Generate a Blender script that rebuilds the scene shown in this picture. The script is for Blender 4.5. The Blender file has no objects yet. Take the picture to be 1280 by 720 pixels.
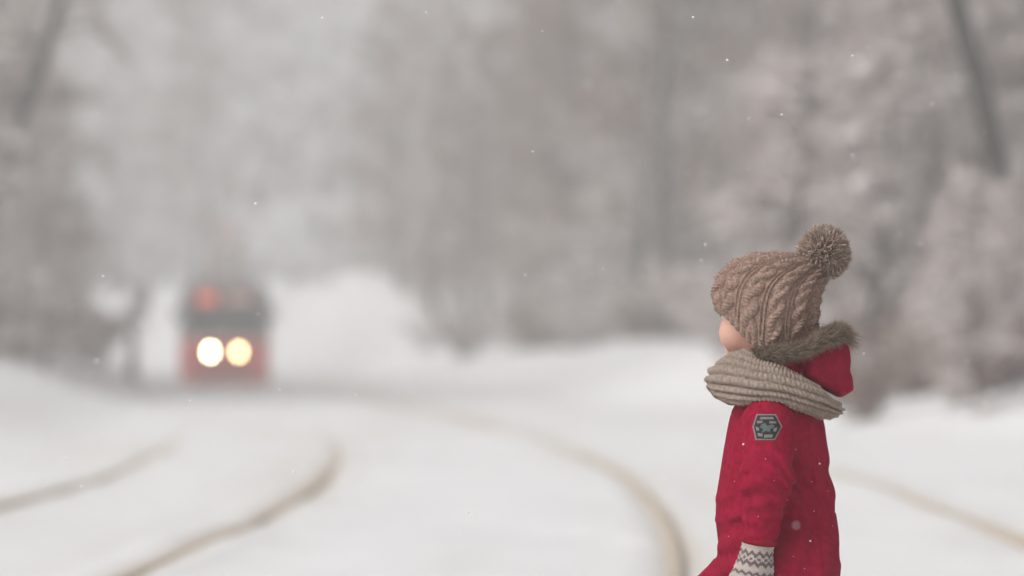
import bpy, math, random
import numpy as np
from mathutils import Vector, Matrix

S = bpy.context.scene
COL = S.collection
rng = np.random.default_rng(11)
random.seed(11)
R = math.radians

# ------------------------------------------------------------------ camera
CAM_H = 0.836
cam_d = bpy.data.cameras.new("camera")
cam = bpy.data.objects.new("camera", cam_d)
COL.objects.link(cam)
cam.location = (0, 0, CAM_H)
cam.rotation_euler = (R(90) + math.atan(88 / 4800), 0, 0)
cam_d.lens = 135
cam_d.sensor_width = 36
cam_d.clip_end = 2000
cam_d.dof.use_dof = True
cam_d.dof.focus_distance = 7.88
cam_d.dof.aperture_fstop = 2.35
cam_d.dof.aperture_ratio = 1.1
S.camera = cam

# ------------------------------------------------------------------ light
SUN = Vector((-0.58, -0.46, 0.67)).normalized()
w = bpy.data.worlds.new("World")
S.world = w
w.use_nodes = True
nt = w.node_tree
nt.nodes.clear()
sky = nt.nodes.new("ShaderNodeTexSky")
sky.sky_type = 'NISHITA'
sky.sun_disc = False
sky.sun_elevation = math.asin(SUN.z)
sky.sun_rotation = math.atan2(SUN.x, SUN.y)
sky.dust_density = 6.0
hs = nt.nodes.new("ShaderNodeHueSaturation")
hs.inputs['Saturation'].default_value = 0.03          # snow cloud: grey, not blue
bg = nt.nodes.new("ShaderNodeBackground")
bg.inputs['Strength'].default_value = 0.15
wo = nt.nodes.new("ShaderNodeOutputWorld")
nt.links.new(sky.outputs[0], hs.inputs['Color'])
tn = nt.nodes.new("ShaderNodeMix"); tn.data_type = 'RGBA'; tn.blend_type = 'MULTIPLY'
tn.inputs['Factor'].default_value = 1.0
tn.inputs['B'].default_value = (1.0, .99, .98, 1)     # warm white of a thin snow cloud
nt.links.new(hs.outputs[0], tn.inputs['A'])
nt.links.new(tn.outputs['Result'], bg.inputs['Color'])
nt.links.new(bg.outputs[0], wo.inputs['Surface'])

sun_d = bpy.data.lights.new("sun", 'SUN')
sun_d.energy = 1.2
sun_d.angle = R(42)
sun_d.color = (1.0, 0.975, 0.95)
sun = bpy.data.objects.new("sun", sun_d)
COL.objects.link(sun)
sun.rotation_euler = SUN.to_track_quat('Z', 'Y').to_euler()
sun.location = (0, 0, 40)

S.view_settings.view_transform = 'Standard'
S.view_settings.look = 'None'
S.view_settings.exposure = -0.36
S.view_settings.gamma = 1.0
S.cycles.use_denoising = True
S.cycles.max_bounces = 6
S.cycles.diffuse_bounces = 3
S.cycles.glossy_bounces = 2
S.cycles.transmission_bounces = 2
S.cycles.volume_bounces = 2
S.cycles.sample_clamp_indirect = 4.0
S.cycles.caustics_reflective = False
S.cycles.caustics_refractive = False

HAZE_DENSITY = 0.0037


# ------------------------------------------------------------------ helpers
def tag(o, label=None, cat=None, group=None, kind=None):
    if label: o['label'] = label
    if cat: o['category'] = cat
    if group: o['group'] = group
    if kind: o['kind'] = kind
    return o


def empty(name, loc=(0, 0, 0), rz=0.0, parent=None):
    o = bpy.data.objects.new(name, None)
    o.empty_display_size = 0.2
    COL.objects.link(o)
    o.location = loc
    o.rotation_euler = (0, 0, rz)
    if parent: o.parent = parent
    return o


def make_mesh(name, V, F, mat=None, smooth=True):
    """V (n,3); F list of int arrays (m,3) or (m,4) (or ragged list of tuples)."""
    me = bpy.data.meshes.new(name)
    V = np.asarray(V, dtype=np.float32).reshape(-1, 3)
    F = [np.asarray(f, dtype=np.int32) for f in F if len(f)]
    me.vertices.add(len(V))
    me.vertices.foreach_set("co", V.ravel())
    loops = np.concatenate([f.ravel() for f in F])
    tot = np.concatenate([np.full(len(f), f.shape[1], np.int32) for f in F])
    start = np.concatenate([[0], np.cumsum(tot)[:-1]]).astype(np.int32)
    me.loops.add(len(loops))
    me.loops.foreach_set("vertex_index", loops)
    me.polygons.add(len(tot))
    me.polygons.foreach_set("loop_start", start)
    me.polygons.foreach_set("loop_total", tot)
    me.polygons.foreach_set("use_smooth", np.full(len(tot), smooth, bool))
    me.update(calc_edges=True)
    me.validate()
    if mat: me.materials.append(mat)
    return me


def link(name, me, parent=None, loc=None):
    o = bpy.data.objects.new(name, me)
    COL.objects.link(o)
    if parent: o.parent = parent
    if loc is not None: o.location = loc
    return o


class MB:
    """collects simple shapes into one mesh"""
    def __init__(s): s.V = []; s.T = []; s.Q = []; s.n = 0

    def add(s, V, T=(), Q=()):
        V = np.asarray(V, float).reshape(-1, 3)
        if len(T): s.T.append(np.asarray(T, int) + s.n)
        if len(Q): s.Q.append(np.asarray(Q, int) + s.n)
        s.V.append(V); s.n += len(V)

    def box(s, c, d, M=None):
        c = np.array(c, float); d = np.array(d, float) / 2
        v = np.array([[x, y, z] for x in (-1, 1) for y in (-1, 1) for z in (-1, 1)], float) * d
        if M is not None: v = v @ np.array(M).T
        s.add(v + c, Q=[(0, 1, 3, 2), (4, 6, 7, 5), (0, 4, 5, 1), (2, 3, 7, 6), (0, 2, 6, 4), (1, 5, 7, 3)])

    def tube(s, P, r, n=6, cap=True):
        P = np.asarray(P, float); k = len(P)
        r = np.broadcast_to(np.asarray(r, float), (k,))
        T = np.gradient(P, axis=0)
        T /= np.linalg.norm(T, axis=1)[:, None] + 1e-12
        up = np.where(np.abs(T[:, 2:3]) > 0.9, [[1., 0, 0]], [[0, 0, 1.]])
        if np.abs(T[0, 2]) > 0.6: up = np.tile([[1., 0.1, 0]], (k, 1))
        else: up = np.tile([[0, 0.05, 1.]], (k, 1))
        A = np.cross(T, up); A /= np.linalg.norm(A, axis=1)[:, None] + 1e-12
        B = np.cross(T, A)
        a = np.arange(n) * 2 * np.pi / n
        V = P[:, None] + r[:, None, None] * (np.cos(a)[None, :, None] * A[:, None] + np.sin(a)[None, :, None] * B[:, None])
        i = np.arange(k - 1)[:, None] * n; j = np.arange(n)[None]
        j2 = (j + 1) % n
        Q = np.stack([i + j, i + j2, i + n + j2, i + n + j], -1).reshape(-1, 4)
        T3 = []
        V = V.reshape(-1, 3)
        if cap:
            V = np.vstack([V, P[0], P[-1]])
            for q in range(n):
                T3.append((k * n, (q + 1) % n, q))
                T3.append((k * n + 1, (k - 1) * n + q, (k - 1) * n + (q + 1) % n))
        s.add(V, T3, Q)

    def lathe(s, prof, axis=(0, 0, 1), c=(0, 0, 0), n=20):
        """prof list of (r, h) along axis"""
        ax = Vector(axis).normalized()
        A = np.array(ax.orthogonal().normalized()); X = np.array(ax); B = np.cross(X, A)
        a = np.arange(n) * 2 * np.pi / n
        V = np.array([np.array(c) + h * X + rr * (math.cos(t) * A + math.sin(t) * B) for rr, h in prof for t in a])
        k = len(prof)
        Q = [(i * n + j, i * n + (j + 1) % n, (i + 1) * n + (j + 1) % n, (i + 1) * n + j) for i in range(k - 1) for j in range(n)]
        V = np.vstack([V, np.array(c) + prof[0][1] * X, np.array(c) + prof[-1][1] * X])
        T = [(k * n, (j + 1) % n, j) for j in range(n)] + [(k * n + 1, (k - 1) * n + j, (k - 1) * n + (j + 1) % n) for j in range(n)]
        s.add(V, T, Q)

    def build(s, name, mat, parent=None, smooth=True, loc=None):
        F = []
        if s.T: F.append(np.concatenate(s.T))
        if s.Q: F.append(np.concatenate(s.Q))
        return link(name, make_mesh(name, np.concatenate(s.V), F, mat, smooth), parent, loc)


_H = np.random.default_rng(5).random((64, 64, 64)).astype(np.float32)


def vnoise(P):
    """value noise 0..1 of points (n,3)"""
    P = np.asarray(P, np.float32)
    i = np.floor(P).astype(int); f = P - i
    f = f * f * (3 - 2 * f)
    i0 = i & 63; i1 = (i + 1) & 63
    x0, y0, z0 = i0[..., 0], i0[..., 1], i0[..., 2]; x1, y1, z1 = i1[..., 0], i1[..., 1], i1[..., 2]
    fx, fy, fz = f[..., 0], f[..., 1], f[..., 2]
    a = _H[x0, y0, z0] * (1 - fx) + _H[x1, y0, z0] * fx
    b = _H[x0, y1, z0] * (1 - fx) + _H[x1, y1, z0] * fx
    c = _H[x0, y0, z1] * (1 - fx) + _H[x1, y0, z1] * fx
    d = _H[x0, y1, z1] * (1 - fx) + _H[x1, y1, z1] * fx
    return (a * (1 - fy) + b * fy) * (1 - fz) + (c * (1 - fy) + d * fy) * fz


def fbm(P, o=3):
    P = np.asarray(P, np.float32); s = 0; a = .5; t = 0
    for k in range(o):
        s = s + a * vnoise(P * (2 ** k) + 17.3 * k); t += a; a *= .5
    return s / t


def smin(a, b, k):
    h = np.clip(0.5 + 0.5 * (b - a) / k, 0, 1)
    return b * (1 - h) + a * h - k * h * (1 - h)


def smax(a, b, k): return -smin(-a, -b, k)


def cap(P, a, b, ra, rb):
    a = np.array(a, np.float32); b = np.array(b, np.float32)
    ab = b - a; pa = P - a
    t = np.clip((pa @ ab) / (ab @ ab), 0, 1)
    return np.linalg.norm(pa - t[..., None] * ab, axis=-1) - (ra + (rb - ra) * t)


def ell(P, c, r):
    r = np.array(r, np.float32)
    q = (P - np.array(c, np.float32)) / r
    k = np.linalg.norm(q, axis=-1)
    k2 = np.linalg.norm(q / r, axis=-1) + 1e-9
    return k * (k - 1) / k2


def nets(f, lo, hi, h):
    """surface nets on the field f -> verts, quads (outward), projected on the zero level"""
    lo = np.array(lo, np.float32); n = np.ceil((np.array(hi) - lo) / h).astype(int) + 1
    xs = [lo[k] + h * np.arange(n[k], dtype=np.float32) for k in range(3)]
    V = np.empty(n, np.float32)
    Y, Z = np.meshgrid(xs[1], xs[2], indexing='ij')
    st = max(1, int(400000 // (n[1] * n[2])))
    for i in range(0, n[0], st):
        x = xs[0][i:i + st]
        P = np.empty((len(x), n[1], n[2], 3), np.float32)
        P[..., 0] = x[:, None, None]; P[..., 1] = Y; P[..., 2] = Z
        V[i:i + st] = f(P.reshape(-1, 3)).reshape(len(x), n[1], n[2])
    I = V < 0
    m = n - 1
    cnt = np.zeros(m, np.int32)
    for a in (0, 1):
        for b in (0, 1):
            for c in (0, 1):
                cnt += I[a:a + m[0], b:b + m[1], c:c + m[2]]
    act = (cnt > 0) & (cnt < 8)
    ci = np.argwhere(act)
    idx = np.full(m, -1, np.int32); idx[act] = np.arange(len(ci))
    acc = np.zeros((len(ci), 3), np.float32); num = np.zeros(len(ci), np.float32)
    for ax in range(3):
        o = [k for k in range(3) if k != ax]
        for a in (0, 1):
            for b in (0, 1):
                p = ci.copy(); p[:, o[0]] += a; p[:, o[1]] += b
                q = p.copy(); q[:, ax] += 1
                va = V[p[:, 0], p[:, 1], p[:, 2]]; vb = V[q[:, 0], q[:, 1], q[:, 2]]
                x = (va < 0) != (vb < 0)
                t = np.where(x, va / np.where(x, va - vb, 1), 0)
                pt = p.astype(np.float32); pt[:, ax] += t
                acc[x] += pt[x]; num[x] += 1
    P = lo + h * acc / num[:, None]
    Q = []
    for ax in range(3):
        o = [(ax + 1) % 3, (ax + 2) % 3]
        sl0 = [slice(1, m[k]) for k in range(3)]; sl0[ax] = slice(0, m[ax])
        sl1 = list(sl0); sl1[ax] = slice(1, m[ax] + 1)
        A = I[tuple(sl0)]; B = I[tuple(sl1)]
        for flip in (False, True):
            e = np.argwhere((A & ~B) if not flip else (~A & B))
            if not len(e): continue
            base = e + np.array([0 if k == ax else 1 for k in range(3)])
            c = []
            for d0, d1 in ((-1, -1), (0, -1), (0, 0), (-1, 0)):
                g = base.copy(); g[:, o[0]] += d0; g[:, o[1]] += d1
                c.append(idx[g[:, 0], g[:, 1], g[:, 2]])
            q = np.stack(c, 1)
            Q.append(q[:, ::-1] if flip else q)
    Q = np.concatenate(Q)
    Q = Q[(Q >= 0).all(1)]
    for _ in range(2):
        d = f(P); g = grad(f, P)
        P = P - np.clip(d, -h, h)[:, None] * g
    return P, Q


def grad(f, P, e=0.0015):
    g = np.stack([f(P + np.eye(3, dtype=np.float32)[k] * e) - f(P - np.eye(3, dtype=np.float32)[k] * e) for k in range(3)], 1)
    return g / (np.linalg.norm(g, axis=1)[:, None] + 1e-9)


def grid_mesh(name, P, mat, cu=False, cv=False, parent=None, flip=False):
    nu, nv = P.shape[:2]
    i = np.arange(nu if cu else nu - 1)[:, None]; j = np.arange(nv if cv else nv - 1)[None]
    i2 = (i + 1) % nu; j2 = (j + 1) % nv
    Q = np.stack([i * nv + j, i2 * nv + j, i2 * nv + j2, i * nv + j2], -1).reshape(-1, 4)
    if flip: Q = Q[:, ::-1]
    return link(name, make_mesh(name, P.reshape(-1, 3), [Q], mat), parent)


def grid_normals(P, cu, cv):
    def d(A, ax, c):
        if c: return np.roll(A, -1, ax) - np.roll(A, 1, ax)
        return np.gradient(A, axis=ax)
    N = np.cross(d(P, 0, cu), d(P, 1, cv))
    return N / (np.linalg.norm(N, axis=-1, keepdims=True) + 1e-12)


def attr(o, name, vals):
    a = o.data.attributes.new(name, 'FLOAT', 'POINT')
    a.data.foreach_set('value', np.asarray(vals, np.float32))


# ------------------------------------------------------------------ materials
def mat(name, col, rough=0.8, col2=None, nscale=20., bump=0., bscale=60., island=None, sheen=0., emit=None, estr=0.,
        metal=0., spec=0.3, detail=4., attr_mix=None, snow=None, coat=0.):
    m = bpy.data.materials.new(name); m.use_nodes = True
    t = m.node_tree; N = t.nodes; L = t.links
    b = N['Principled BSDF']
    b.inputs['Roughness'].default_value = rough
    b.inputs['Metallic'].default_value = metal
    b.inputs['Specular IOR Level'].default_value = spec
    b.inputs['Base Color'].default_value = (*col, 1)
    if sheen:
        b.inputs['Sheen Weight'].default_value = sheen
        b.inputs['Sheen Roughness'].default_value = 0.5
    if coat:
        b.inputs['Coat Weight'].default_value = coat
    tc = N.new('ShaderNodeTexCoord')
    out = None
    if col2 is not None:
        mx = N.new('ShaderNodeMix'); mx.data_type = 'RGBA'
        mx.inputs['A'].default_value = (*col, 1); mx.inputs['B'].default_value = (*col2, 1)
        if island:
            g = N.new('ShaderNodeNewGeometry')
            L.new(g.outputs['Random Per Island'], mx.inputs['Factor'])
        else:
            n = N.new('ShaderNodeTexNoise'); n.inputs['Scale'].default_value = nscale; n.inputs['Detail'].default_value = detail
            r = N.new('ShaderNodeMapRange'); r.inputs['From Min'].default_value = .3; r.inputs['From Max'].default_value = .7
            L.new(tc.outputs['Object'], n.inputs['Vector'])
            L.new(n.outputs[0], r.inputs[0]); L.new(r.outputs[0], mx.inputs['Factor'])
        out = mx.outputs['Result']
    if attr_mix:
        aname, acol = attr_mix
        a = N.new('ShaderNodeAttribute'); a.attribute_name = aname
        mx = N.new('ShaderNodeMix'); mx.data_type = 'RGBA'
        if out: L.new(out, mx.inputs['A'])
        else: mx.inputs['A'].default_value = (*col, 1)
        mx.inputs['B'].default_value = (*acol, 1)
        L.new(a.outputs['Fac'], mx.inputs['Factor'])
        out = mx.outputs['Result']
    if snow is not None:                      # snow that lies on upward faces
        g = N.new('ShaderNodeNewGeometry'); sp = N.new('ShaderNodeSeparateXYZ')
        L.new(g.outputs['Normal'], sp.inputs[0])
        r = N.new('ShaderNodeMapRange'); r.inputs['From Min'].default_value = snow; r.inputs['From Max'].default_value = snow + .35
        L.new(sp.outputs['Z'], r.inputs[0])
        mx = N.new('ShaderNodeMix'); mx.data_type = 'RGBA'
        if out: L.new(out, mx.inputs['A'])
        else: mx.inputs['A'].default_value = (*col, 1)
        mx.inputs['B'].default_value = (.8, .81, .83, 1)
        L.new(r.outputs[0], mx.inputs['Factor'])
        out = mx.outputs['Result']
    if out: L.new(out, b.inputs['Base Color'])
    if bump:
        n2 = N.new('ShaderNodeTexNoise'); n2.inputs['Scale'].default_value = bscale; n2.inputs['Detail'].default_value = 5
        bp = N.new('ShaderNodeBump'); bp.inputs['Strength'].default_value = bump; bp.inputs['Distance'].default_value = 0.004
        L.new(tc.outputs['Object'], n2.inputs['Vector'])
        L.new(n2.outputs[0], bp.inputs['Height']); L.new(bp.outputs[0], b.inputs['Normal'])
    if emit:
        b.inputs['Emission Color'].default_value = (*emit, 1); b.inputs['Emission Strength'].default_value = estr
    return m


M = {}
M['snow'] = mat('snow', (.84, .84, .85), .9, (.80, .80, .81), .7, .4, 3., attr_mix=('dirt', (.50, .40, .30)), spec=.15)
M['rail'] = mat('rail_steel', (.47, .39, .31), .8, (.60, .53, .45), 3.)
M['red'] = mat('red_suit_fabric', (.225, .004, .024), .95, (.335, .007, .040), 70., .5, 420., spec=.05)
M['red_dark'] = mat('red_trim', (.20, .005, .018), .95, (.28, .008, .028), 80., .3, 300., spec=.05)
M['skin'] = mat('skin', (.66, .40, .31), .55, (.66, .35, .275), 45., .05, 200.)
M['skin'].node_tree.nodes['Principled BSDF'].inputs['Subsurface Weight'].default_value = .12
M['skin'].node_tree.nodes['Principled BSDF'].inputs['Subsurface Radius'].default_value = (.012, .005, .003)
M['hat'] = mat('brown_wool', (.22, .145, .115), .95, (.48, .335, .275), 190., .6, 700., spec=.05)
M['pom'] = mat('pompom_yarn', (.21, .145, .12), .95, (.54, .42, .36), island=True, spec=.05)
M['snood'] = mat('beige_wool', (.275, .213, .178), .95, (.43, .345, .29), 130., .6, 700., spec=.05)
M['fuzz_hat'] = mat('brown_fuzz', (.28, .21, .17), .95, (.42, .33, .27), island=True)
M['fuzz_snood'] = mat('beige_fuzz', (.40, .33, .26), .95, (.52, .45, .36), island=True)
M['fur'] = mat('fur', (.055, .038, .028), .7, (.42, .31, .235), island=True)
M['fur_base'] = mat('fur_hide', (.06, .045, .033), .9, (.12, .09, .065), 90.)
M['mitten'] = mat('mitten_wool', (.50, .44, .415), .95, (.42, .37, .31), 60., .5, 500., attr_mix=('pattern', (.10, .055, .075)), sheen=.15)
M['boot'] = mat('boot', (.06, .045, .035), .6, (.09, .07, .05), 30.)
M['sole'] = mat('boot_sole', (.02, .02, .02), .8)
M['eye'] = mat('eye', (.75, .75, .74), .15, attr_mix=('iris', (.03, .02, .015)))
M['patch_black'] = mat('patch_black', (.018, .016, .02), .8, (.03, .028, .03), 200.)
M['patch_grey'] = mat('patch_thread', (.16, .15, .145), .8, (.24, .23, .22), 300.)
M['patch_teal'] = mat('patch_teal', (.065, .095, .09), .8, (.12, .15, .14), 300.)
M['flake'] = mat('snowflake', (.86, .86, .87), .8, spec=.1)
M['bark'] = mat('bark', (.055, .043, .037), .9, (.10, .08, .07), 6., .8, 25., snow=.45)
M['bark_dark'] = mat('dark_bark', (.028, .023, .021), .9, (.05, .042, .036), 6., .8, 25., snow=.75)
M['frost_twig'] = mat('frosted_twigs', (.19, .122, .104), .9, (.80, .735, .71), island=True, snow=.55)
M['brown_twig'] = mat('brown_twigs', (.095, .056, .043), .9, (.36, .25, .21), island=True, snow=.75)
M['snow_glow_twig'] = mat('snow_and_glow_twigs', (.68, .67, .67), .9, (.88, .88, .88), island=True, snow=.0)  # snow on the shrubs; on far trees this white also paints misty glow
M['tram_red'] = mat('tram_red', (.66, .075, .055), .4, (.60, .08, .06), 2., coat=.2)
M['tram_cream'] = mat('tram_cream', (.55, .50, .42), .4, (.48, .44, .37), 2.)
M['tram_pale'] = mat('tram_pale_grey', (.20, .185, .185), .5, (.24, .22, .22), 2.)
M['tram_grey'] = mat('tram_roof', (.17, .17, .175), .6, (.22, .22, .22), 3.)
M['tram_black'] = mat('tram_black', (.025, .025, .027), .6)
M['glass'] = mat('tram_glass', (.045, .05, .052), .12, spec=.5)
M['chrome'] = mat('chrome', (.5, .5, .5), .25, metal=1.)
M['lamp_white'] = mat('lamp_white', (.9, .9, .85), .3, emit=(1., .82, .50), estr=62.)
M['lamp_warm'] = mat('lamp_warm', (.9, .8, .6), .3, emit=(1., .66, .30), estr=36.)
M['sign_red'] = mat('sign_red', (.6, .1, .06), .4, emit=(1., .16, .10), estr=.8)
M['sign_dim'] = mat('sign_dim', (.5, .3, .25), .4, emit=(1., .55, .45), estr=.35)
M['panto'] = mat('pantograph_red', (.60, .27, .18), .5)


# ------------------------------------------------------------------ ground
CD = np.array([-60, -5, 2, 8, 15, 20, 25, 33, 41, 55, 85, 109, 140, 200, 230, 260, 330, 450.])
CX = np.array([-24, -2.7, -1.3, -.62, -.16, -.03, 0, -.2, -.68, -1.75, -4.0, -6.1, -9.0, -15.4, -22., -32, -64, -120.])


def _smooth_c():
    d = np.arange(-60, 451, 1.0); x = np.interp(d, CD, CX)
    k = np.exp(-.5 * (np.arange(-12, 13) / 4.) ** 2); k /= k.sum()
    xp = np.concatenate([x[0] + (x[1] - x[0]) * np.arange(-12, 0), x, x[-1] + (x[-1] - x[-2]) * np.arange(1, 13)])
    return d, np.convolve(xp, k, 'valid')


_cd, _cx = _smooth_c()


def track(d): return np.interp(d, _cd, _cx)


RAILS = (-2.85, -1.25, .87, 2.47)


def sstep(a, b, x):
    t = np.clip((x - a) / (b - a), 0, 1)
    return t * t * (3 - 2 * t)


def ground_z(o, d):
    """height of the snow at offset o from the tramway axis, distance d"""
    o = np.asarray(o, float); d = np.asarray(d, float)
    x = track(d) + o
    z0 = np.zeros_like(x)
    P = np.stack([x, d, z0], -1)
    near = 1 - sstep(3.6, 5.5, np.abs(o + .1))
    z = .040 * (fbm(P * [2.2, .7, 1]) - .5) * (.5 + near)
    z += .05 * (fbm(P * .35 + 5) - .5)
    bank_r = sstep(4.2, 8.2, o) * (.5 + .5 * sstep(48, 80, d)) * (1.15 + .6 * (fbm(P * [.25, .09, 1] + 40) - .5))
    bank_l = sstep(3.6, 7.0, -o) * (.75 + .6 * (fbm(P * [.25, .09, 1] + 60) - .5))
    z += (bank_r + bank_l) * sstep(20, 45, d)
    z += .25 * (fbm(P * .5 + 9) - .5) * sstep(4.5, 7, np.abs(o)) * sstep(12, 30, d)
    z += 4.6 * sstep(3.4, 8.5, o) * sstep(140, 215, d)
    z += .02 * sstep(40, 160, np.abs(o)) * np.abs(o)
    for r in RAILS:
        q = np.abs(o - r)
        wob = .5 + fbm(np.stack([d * .8, d * 0 + r, d * 0], -1))
        z += (1 - sstep(22, 44, d)) * -.018 * np.exp(-(q / .055) ** 2) + .007 * np.exp(-((q - .17) / .07) ** 2) * wob
    return z


def build_ground():
    o = [np.arange(r - .32, r + .321, .035) for r in RAILS]
    o += [np.arange(-8, 9, .2), np.arange(9, 30, .8), -np.arange(8, 30, .8), np.arange(30, 140, 8), -np.arange(30, 140, 8)]
    o = np.unique(np.round(np.concatenate(o), 3))
    keep = [o[0]]
    for v in o[1:]:
        if v - keep[-1] > .02: keep.append(v)
    o = np.array(keep)
    d = np.concatenate([np.arange(-55, -2, 2.), np.arange(-2, 45, .2), np.arange(45, 130, .6), np.arange(130, 260, 2), np.arange(260, 446, 8)])
    D, O = np.meshgrid(d, o, indexing='ij')
    Z = ground_z(O, D)
    P = np.stack([track(D) + O, D, Z], -1)
    g = grid_mesh('snow_ground', P, M['snow'], flip=True)
    n = fbm(np.stack([O * 3, D * .5, O * 0], -1), 3)
    n2 = fbm(np.stack([O * 9, D * 1.6, O * 0 + 3], -1), 2)
    dirt = np.zeros_like(O)
    for r, a in zip(RAILS, (.55, .66, .58, .40)):
        q = np.abs(O - r - .02)
        far = 1 - (.92 if r < 0 else .55) * sstep(20, 52 if r < 0 else 90, D) if r < 2 else 1 - .9 * sstep(24, 36, D)
        dirt += far * a * np.exp(-(q / .095) ** 2) * (.35 + .9 * n) + far * .16 * np.exp(-(q / .28) ** 2) * n2
    dirt += (.10 + .30 * n) * np.exp(-((O - .8) / .55) ** 2) * sstep(36, 60, D) * (1 - sstep(105, 130, D))
    for c in (-2.05, 1.67):
        dirt += .05 * np.exp(-((O - c) / .5) ** 2) * n
    dirt += .10 * sstep(.5, .8, n) * np.exp(-((O - .8) / 2.2) ** 2) * sstep(35, 60, D)
    rut = fbm(np.stack([O * 2.4, D * .12, O * 0 + 8], -1), 3)
    dirt += .20 * sstep(.50, .75, rut) * np.exp(-(O / 5.5) ** 2)
    attr(g, 'dirt', np.clip(dirt, 0, .9).ravel())
    tag(g, kind='structure')
    return g


build_ground()


def gz(x, d): return float(ground_z(np.array([x - track(d)]), np.array([d]))[0])


# tram rails: each track is a thing, its two rails are parts
for nm, (ra, rb), lab in (('tram_track', RAILS[:2], 'left tram track with rails half sunk in snow, the one the tram runs on'),
                          ('tram_track', RAILS[2:], 'right tram track with faint sandy rails in snow, the one the child stands on')):
    t = empty(nm, (float(track(8.)) + (ra + rb) / 2, 8.0, 0))
    tag(t, lab, 'tram track', 'tram tracks')
    for r in (ra, rb):
        d = np.concatenate([np.arange(-20, 60, .5), np.arange(60, 200, 1.5)])
        prof = np.array([(-.070, -.11), (-.035, -.09), (-.035, .000), (-.027, .007), (.027, .007), (.035, .000), (.035, -.09), (.070, -.11)])
        P = np.empty((len(d), len(prof), 3))
        P[..., 0] = (track(d) + r)[:, None] + prof[None, :, 0] - t.location.x
        P[..., 1] = d[:, None] - 8.0
        zz = .05 * (fbm(np.stack([track(d) + r, d, d * 0], -1) * .35 + 5) - .5)
        P[..., 2] = prof[None, :, 1] + zz[:, None] - (.03 * sstep(23, 46, d))[:, None]
        grid_mesh('rail', P, M['rail'], cv=True, parent=t, flip=True)


# ------------------------------------------------------------------ the child
KX, KY = 975., 448.
CHILD = Vector((.558, 8.0, 0.0))


def px(x, y, dep=0.):                      # measurements of the figure, in metres from its base
    return np.array([(x - KX) / 600., dep, CAM_H + (KY - y) / 600.])


def pz(y): return CAM_H + (KY - y) / 600.


def pxx(x): return (np.asarray(x, float) - KX) / 600.


# --- torso profile: picture of the suit from shoulders to seat
TY = np.array([488, 500, 512, 522, 535, 560, 590, 620, 650, 680, 705, 730, 750])
TL = np.array([938, 926, 918, 914, 911, 906, 901, 896, 895, 899, 901, 905, 915])
TR = np.array([1000, 1012, 1020, 1026, 1031, 1034, 1038, 1043, 1047, 1050, 1050, 1045, 1030])
TW = np.array([.075, .108, .126, .130, .128, .124, .122, .124, .130, .138, .142, .140, .120])
_tz = pz(TY)[::-1].astype(np.float32)
_tc = pxx((TL + TR) / 2)[::-1].astype(np.float32)
_tr = ((TR - TL) / 1200.)[::-1].astype(np.float32)
_tw = TW[::-1].astype(np.float32)


def torso(P, off=0.):
    z = P[:, 2]
    c = np.interp(z, _tz, _tc); rx = np.interp(z, _tz, _tr) + off; ry = np.interp(z, _tz, _tw) + off
    qx = np.abs(P[:, 0] - c) / rx; qy = np.abs(P[:, 1]) / ry
    k = (qx ** 2.3 + qy ** 2.3) ** (1 / 2.3)
    d = (k - 1) * np.minimum(rx, ry)
    dz = np.maximum(z - _tz[-1] - off, _tz[0] - off - z)
    return smax(d, dz, .03)




def pxd(x, y, dep):                        # the same for a point that is nearer or farther than the base
    k = (8 + dep) / 8
    return px(640 + (x - 640) * k, 448 + (y - 448) * k, dep)


L_SH, L_EL, L_WR = pxd(960, 530, -.128), pxd(960, 600, -.188), pxd(950, 664, -.178)
R_SH, R_EL, R_WR = px(985, 530, .120), px(985, 600, .165), px(965, 668, .155)
L_HIP, L_KN, L_AN = px(985, 712, -.075), px(1000, 800, -.078), px(1012, 905, -.078)
R_HIP, R_KN, R_AN = px(961, 700, .070), px(899, 766, .075), px(906, 885, .078)


def leg(P, h, k, a, r0, r1, r2):
    return smin(cap(P, h, k, r0, r1), cap(P, k, a, r1, r2), .03)


def arm(P, s, e, w_, r0, r1, r2):
    return smin(cap(P, s, e, r0, r1), cap(P, e, w_, r1, r2), .02)


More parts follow.
